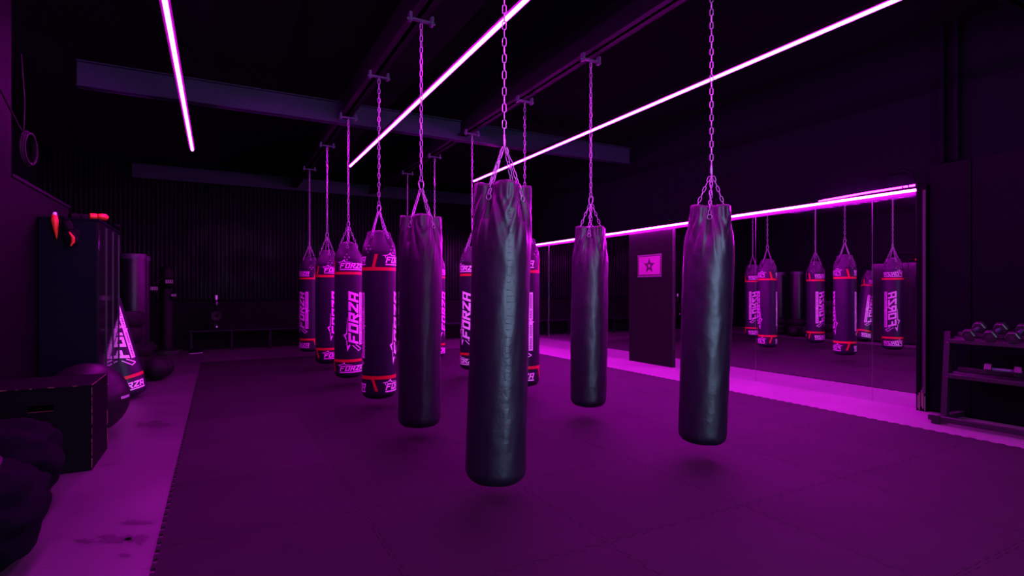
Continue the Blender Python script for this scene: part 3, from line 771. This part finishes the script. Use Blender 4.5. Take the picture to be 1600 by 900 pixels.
# ------------------------------------------------------------------ benches, loudspeaker, bottle, lying kit at the back
def bench(x0, x1, y0, label):
    t = thing('bench', label, 'bench', ((x0+x1)/2, y0+.17, 0), 0, 'benches along the far wall'); h = (x1-x0)/2
    obj('seat', box(-h, h, -.17, .17, .42, .46, .008), M['foam'], t)
    n = max(2, round((x1-x0)/.8))
    for k in range(n+1):
        x = -h+.04+(2*h-.08)*k/n
        bm = bmesh.new()
        for y in (-.14, .14): bx(bm, x-.02, x+.02, y-.02, y+.02, 0, .42)
        bx(bm, x-.02, x+.02, -.14, .14, .38, .42); obj('leg', bm, M['foam'], t)
bench(-.55, 1.85, 13.42, 'long low dark bench under the far wall, left of the hanging bags')
bench(1.95, 4.35, 13.42, 'long low dark bench under the far wall behind the hanging bags')
bench(4.45, 6.7, 13.42, 'long low dark bench under the far wall in the corner by the mirrors')
t = thing('loudspeaker', 'black loudspeaker with a round cone on the left end of the bench', 'loudspeaker', (-.04, 13.58, .461))
obj('cabinet', box(-.14, .14, -.13, .13, 0, .50, .01), M['blackmatte'], t)
bm = bmesh.new(); 
for (r0, z) in ((.09, .17),):
    prof = [(0, .02), (.03, .018), (.035, .0), (.08, -.02), (.10, -.022), (.105, -.01)]
    rings = []
    for r, yy in prof:
        rings.append([bm.verts.new((r*math.cos(2*PI*k/28), -.133+yy*.6, .30+r*math.sin(2*PI*k/28))) for k in range(28)] if r > 0 else None)
    c = bm.verts.new((0, -.121, .30))
    for k in range(28): bm.faces.new((c, rings[1][k], rings[1][(k+1) % 28]))
    for A, B in zip(rings[1:], rings[2:]):
        for k in range(28): bm.faces.new((A[k], A[(k+1) % 28], B[(k+1) % 28], B[k]))
obj('cone', bm, M['rubber'], t, True)
bm = bmesh.new(); tube(bm, [(0, -.125, .09), (0, -.14, .09)], .035, 16); obj('tweeter', bm, M['ball'], t, True)
bm = bmesh.new(); tube(bm, [(.01, -.139, .065), (.01, -.142, .065)], .018, 10); obj('badge', bm, M['cyanplastic'], t, True)
t = thing('water_bottle', 'small white-capped bottle standing on the loudspeaker', 'bottle', (-.04, 13.55, .9615))
bm = bmesh.new(); lathe(bm, [(0, 0), (.035, 0), (.037, .01), (.037, .13), (.02, .16), (0, .16)], 20); obj('bottle_body', bm, M['gloss'], t, True)
bm = bmesh.new(); lathe(bm, [(0, .155), (.024, .155), (.026, .165), (.026, .24), (.02, .25), (0, .25)], 20); obj('cap', bm, M['cyanplastic'], t, True)
t = thing('training_shoe', 'small dark shoe with a pale stripe on the floor below the loudspeaker', 'shoe', (-.42, 13.1, 0), .4)
obj('upper', blob(0, 0, .05, .13, .045, .05, .04, 1, 3), M['fabric'], t, 'all'); obj('sole', box(-.13, .13, -.045, .045, 0, .02, .008), M['dim_print'], t)

# ------------------------------------------------------------------ dumbbell rack
RX = 6.26
t = thing('dumbbell_rack', 'black two-tier steel dumbbell rack standing at the right wall', 'rack', (6.45, 2.0, 0)); RY0, RY1 = -.95, .80
for y in (RY0+.03, RY1-.07):
    f = obj('foot', box(-.25, .27, y-.03, y+.03, .02, .075, .006), M['dark_steel'], t)
    obj('foot_cap', box(-.262, -.235, y-.035, y+.035, 0.0, .085, .005), M['rubber'], f)
    bm = bmesh.new(); v = []
    for (x, z) in ((-.10, .07), (-.02, .90), (.04, .90), (-.04, .07)): v.append((x, z))
    a = [bm.verts.new((x, y-.025, z)) for x, z in v]; b = [bm.verts.new((x, y+.025, z)) for x, z in v]
    bm.faces.new(a); bm.faces.new(b[::-1])
    for i in range(4): bm.faces.new((a[i], a[(i+1) % 4], b[(i+1) % 4], b[i]))
    obj('upright', bm, M['dark_steel'], t)
bm = bmesh.new(); bx(bm, -.245, -.20, RY0, RY1, .03, .08, .004); obj('front_rail', bm, M['dark_steel'], t)
def shelf(xf, zf, depth, rise, nm):
    for k, (dx, dz) in enumerate(((0, 0), (depth, rise))):
        bm = bmesh.new()
        x, z = xf+dx, zf+dz
        bx(bm, x-.02, x+.02, RY0, RY1-.13, z-.02, z+.02, .004); obj('shelf_rail', bm, M['hex'], t)
    bm = bmesh.new(); a = [bm.verts.new(p) for p in ((xf, RY0, zf-.021), (xf+depth, RY0, zf+rise-.021), (xf+depth, RY1-.1, zf+rise-.021), (xf, RY1-.1, zf-.021))]; bm.faces.new(a)
    b = [bm.verts.new((p.co.x, p.co.y, p.co.z-.004)) for p in a]; bm.faces.new(b[::-1])
    for i in range(4): bm.faces.new((a[i], a[(i+1) % 4], b[(i+1) % 4], b[i]))
    obj('shelf', bm, M['dark_steel'], t)
shelf(-.13, .815, .20, .06, 'upper'); shelf(-.14, .475, .20, .05, 'lower')
def dumbbell(loc, L, R, label, rz=0, tilt=0, group='hex dumbbells on the rack'):
    d = thing('dumbbell', label, 'dumbbell', loc, 0, group); d.rotation_euler = (0, -tilt, rz)
    for s in (-1, 1):
        bm = bmesh.new(); x0, x1 = (L/2-.055, L/2) if s > 0 else (-L/2, -L/2+.055); prof = [(x0, .86), (x0+.006, 1), (x1-.006, 1), (x1, .86)]
        rings = [[bm.verts.new((x, R*k*math.sin(PI/3*i+PI/6), R*math.cos(PI/6)+R*k*math.cos(PI/3*i+PI/6))) for i in range(6)] for x, k in prof]
        for A, B in zip(rings, rings[1:]):
            for i in range(6): bm.faces.new((A[i], A[(i+1) % 6], B[(i+1) % 6], B[i]))
        bm.faces.new(rings[0]); bm.faces.new(rings[-1][::-1]); hd = obj('hex_head', bm, M['hex'], d)
        bm = bmesh.new(); xx = L/2 if s > 0 else -L/2; tube(bm, [(xx-.002*s, 0, R*math.cos(PI/6)), (xx+.003*s, 0, R*math.cos(PI/6))], R*.3, 12); obj('end_badge', bm, M['dark_steel'] if s > 0 else M['alu'], hd, True)
    bm = bmesh.new(); tube(bm, [(-L/2+.05, 0, R*math.cos(PI/6)), (0, 0, R*math.cos(PI/6)), (L/2-.05, 0, R*math.cos(PI/6))], .016, 10, radii=[.014, .018, .014]); obj('grip', bm, M['clamp'], d, True)
ords = ['first', 'second', 'third', 'fourth', 'fifth', 'sixth', 'seventh']
for k in range(7):
    dumbbell((6.42, 2.50-k*.165, .872), .28, .058 if k < 3 else .056, 'black hex dumbbell on the upper shelf of the rack, %s from the mirror end' % ords[k], 0, math.atan2(.06, .20))
dumbbell((6.39, 2.28, .524), .26, .055, 'black dumbbell with bare knurled grip on the lower shelf, nearest the mirror', 1.9, .05, 'dumbbells on the lower shelf')
dumbbell((6.40, 1.90, .530), .26, .055, 'black dumbbell on the lower shelf, farther from the mirror', 1.4, .05, 'dumbbells on the lower shelf')
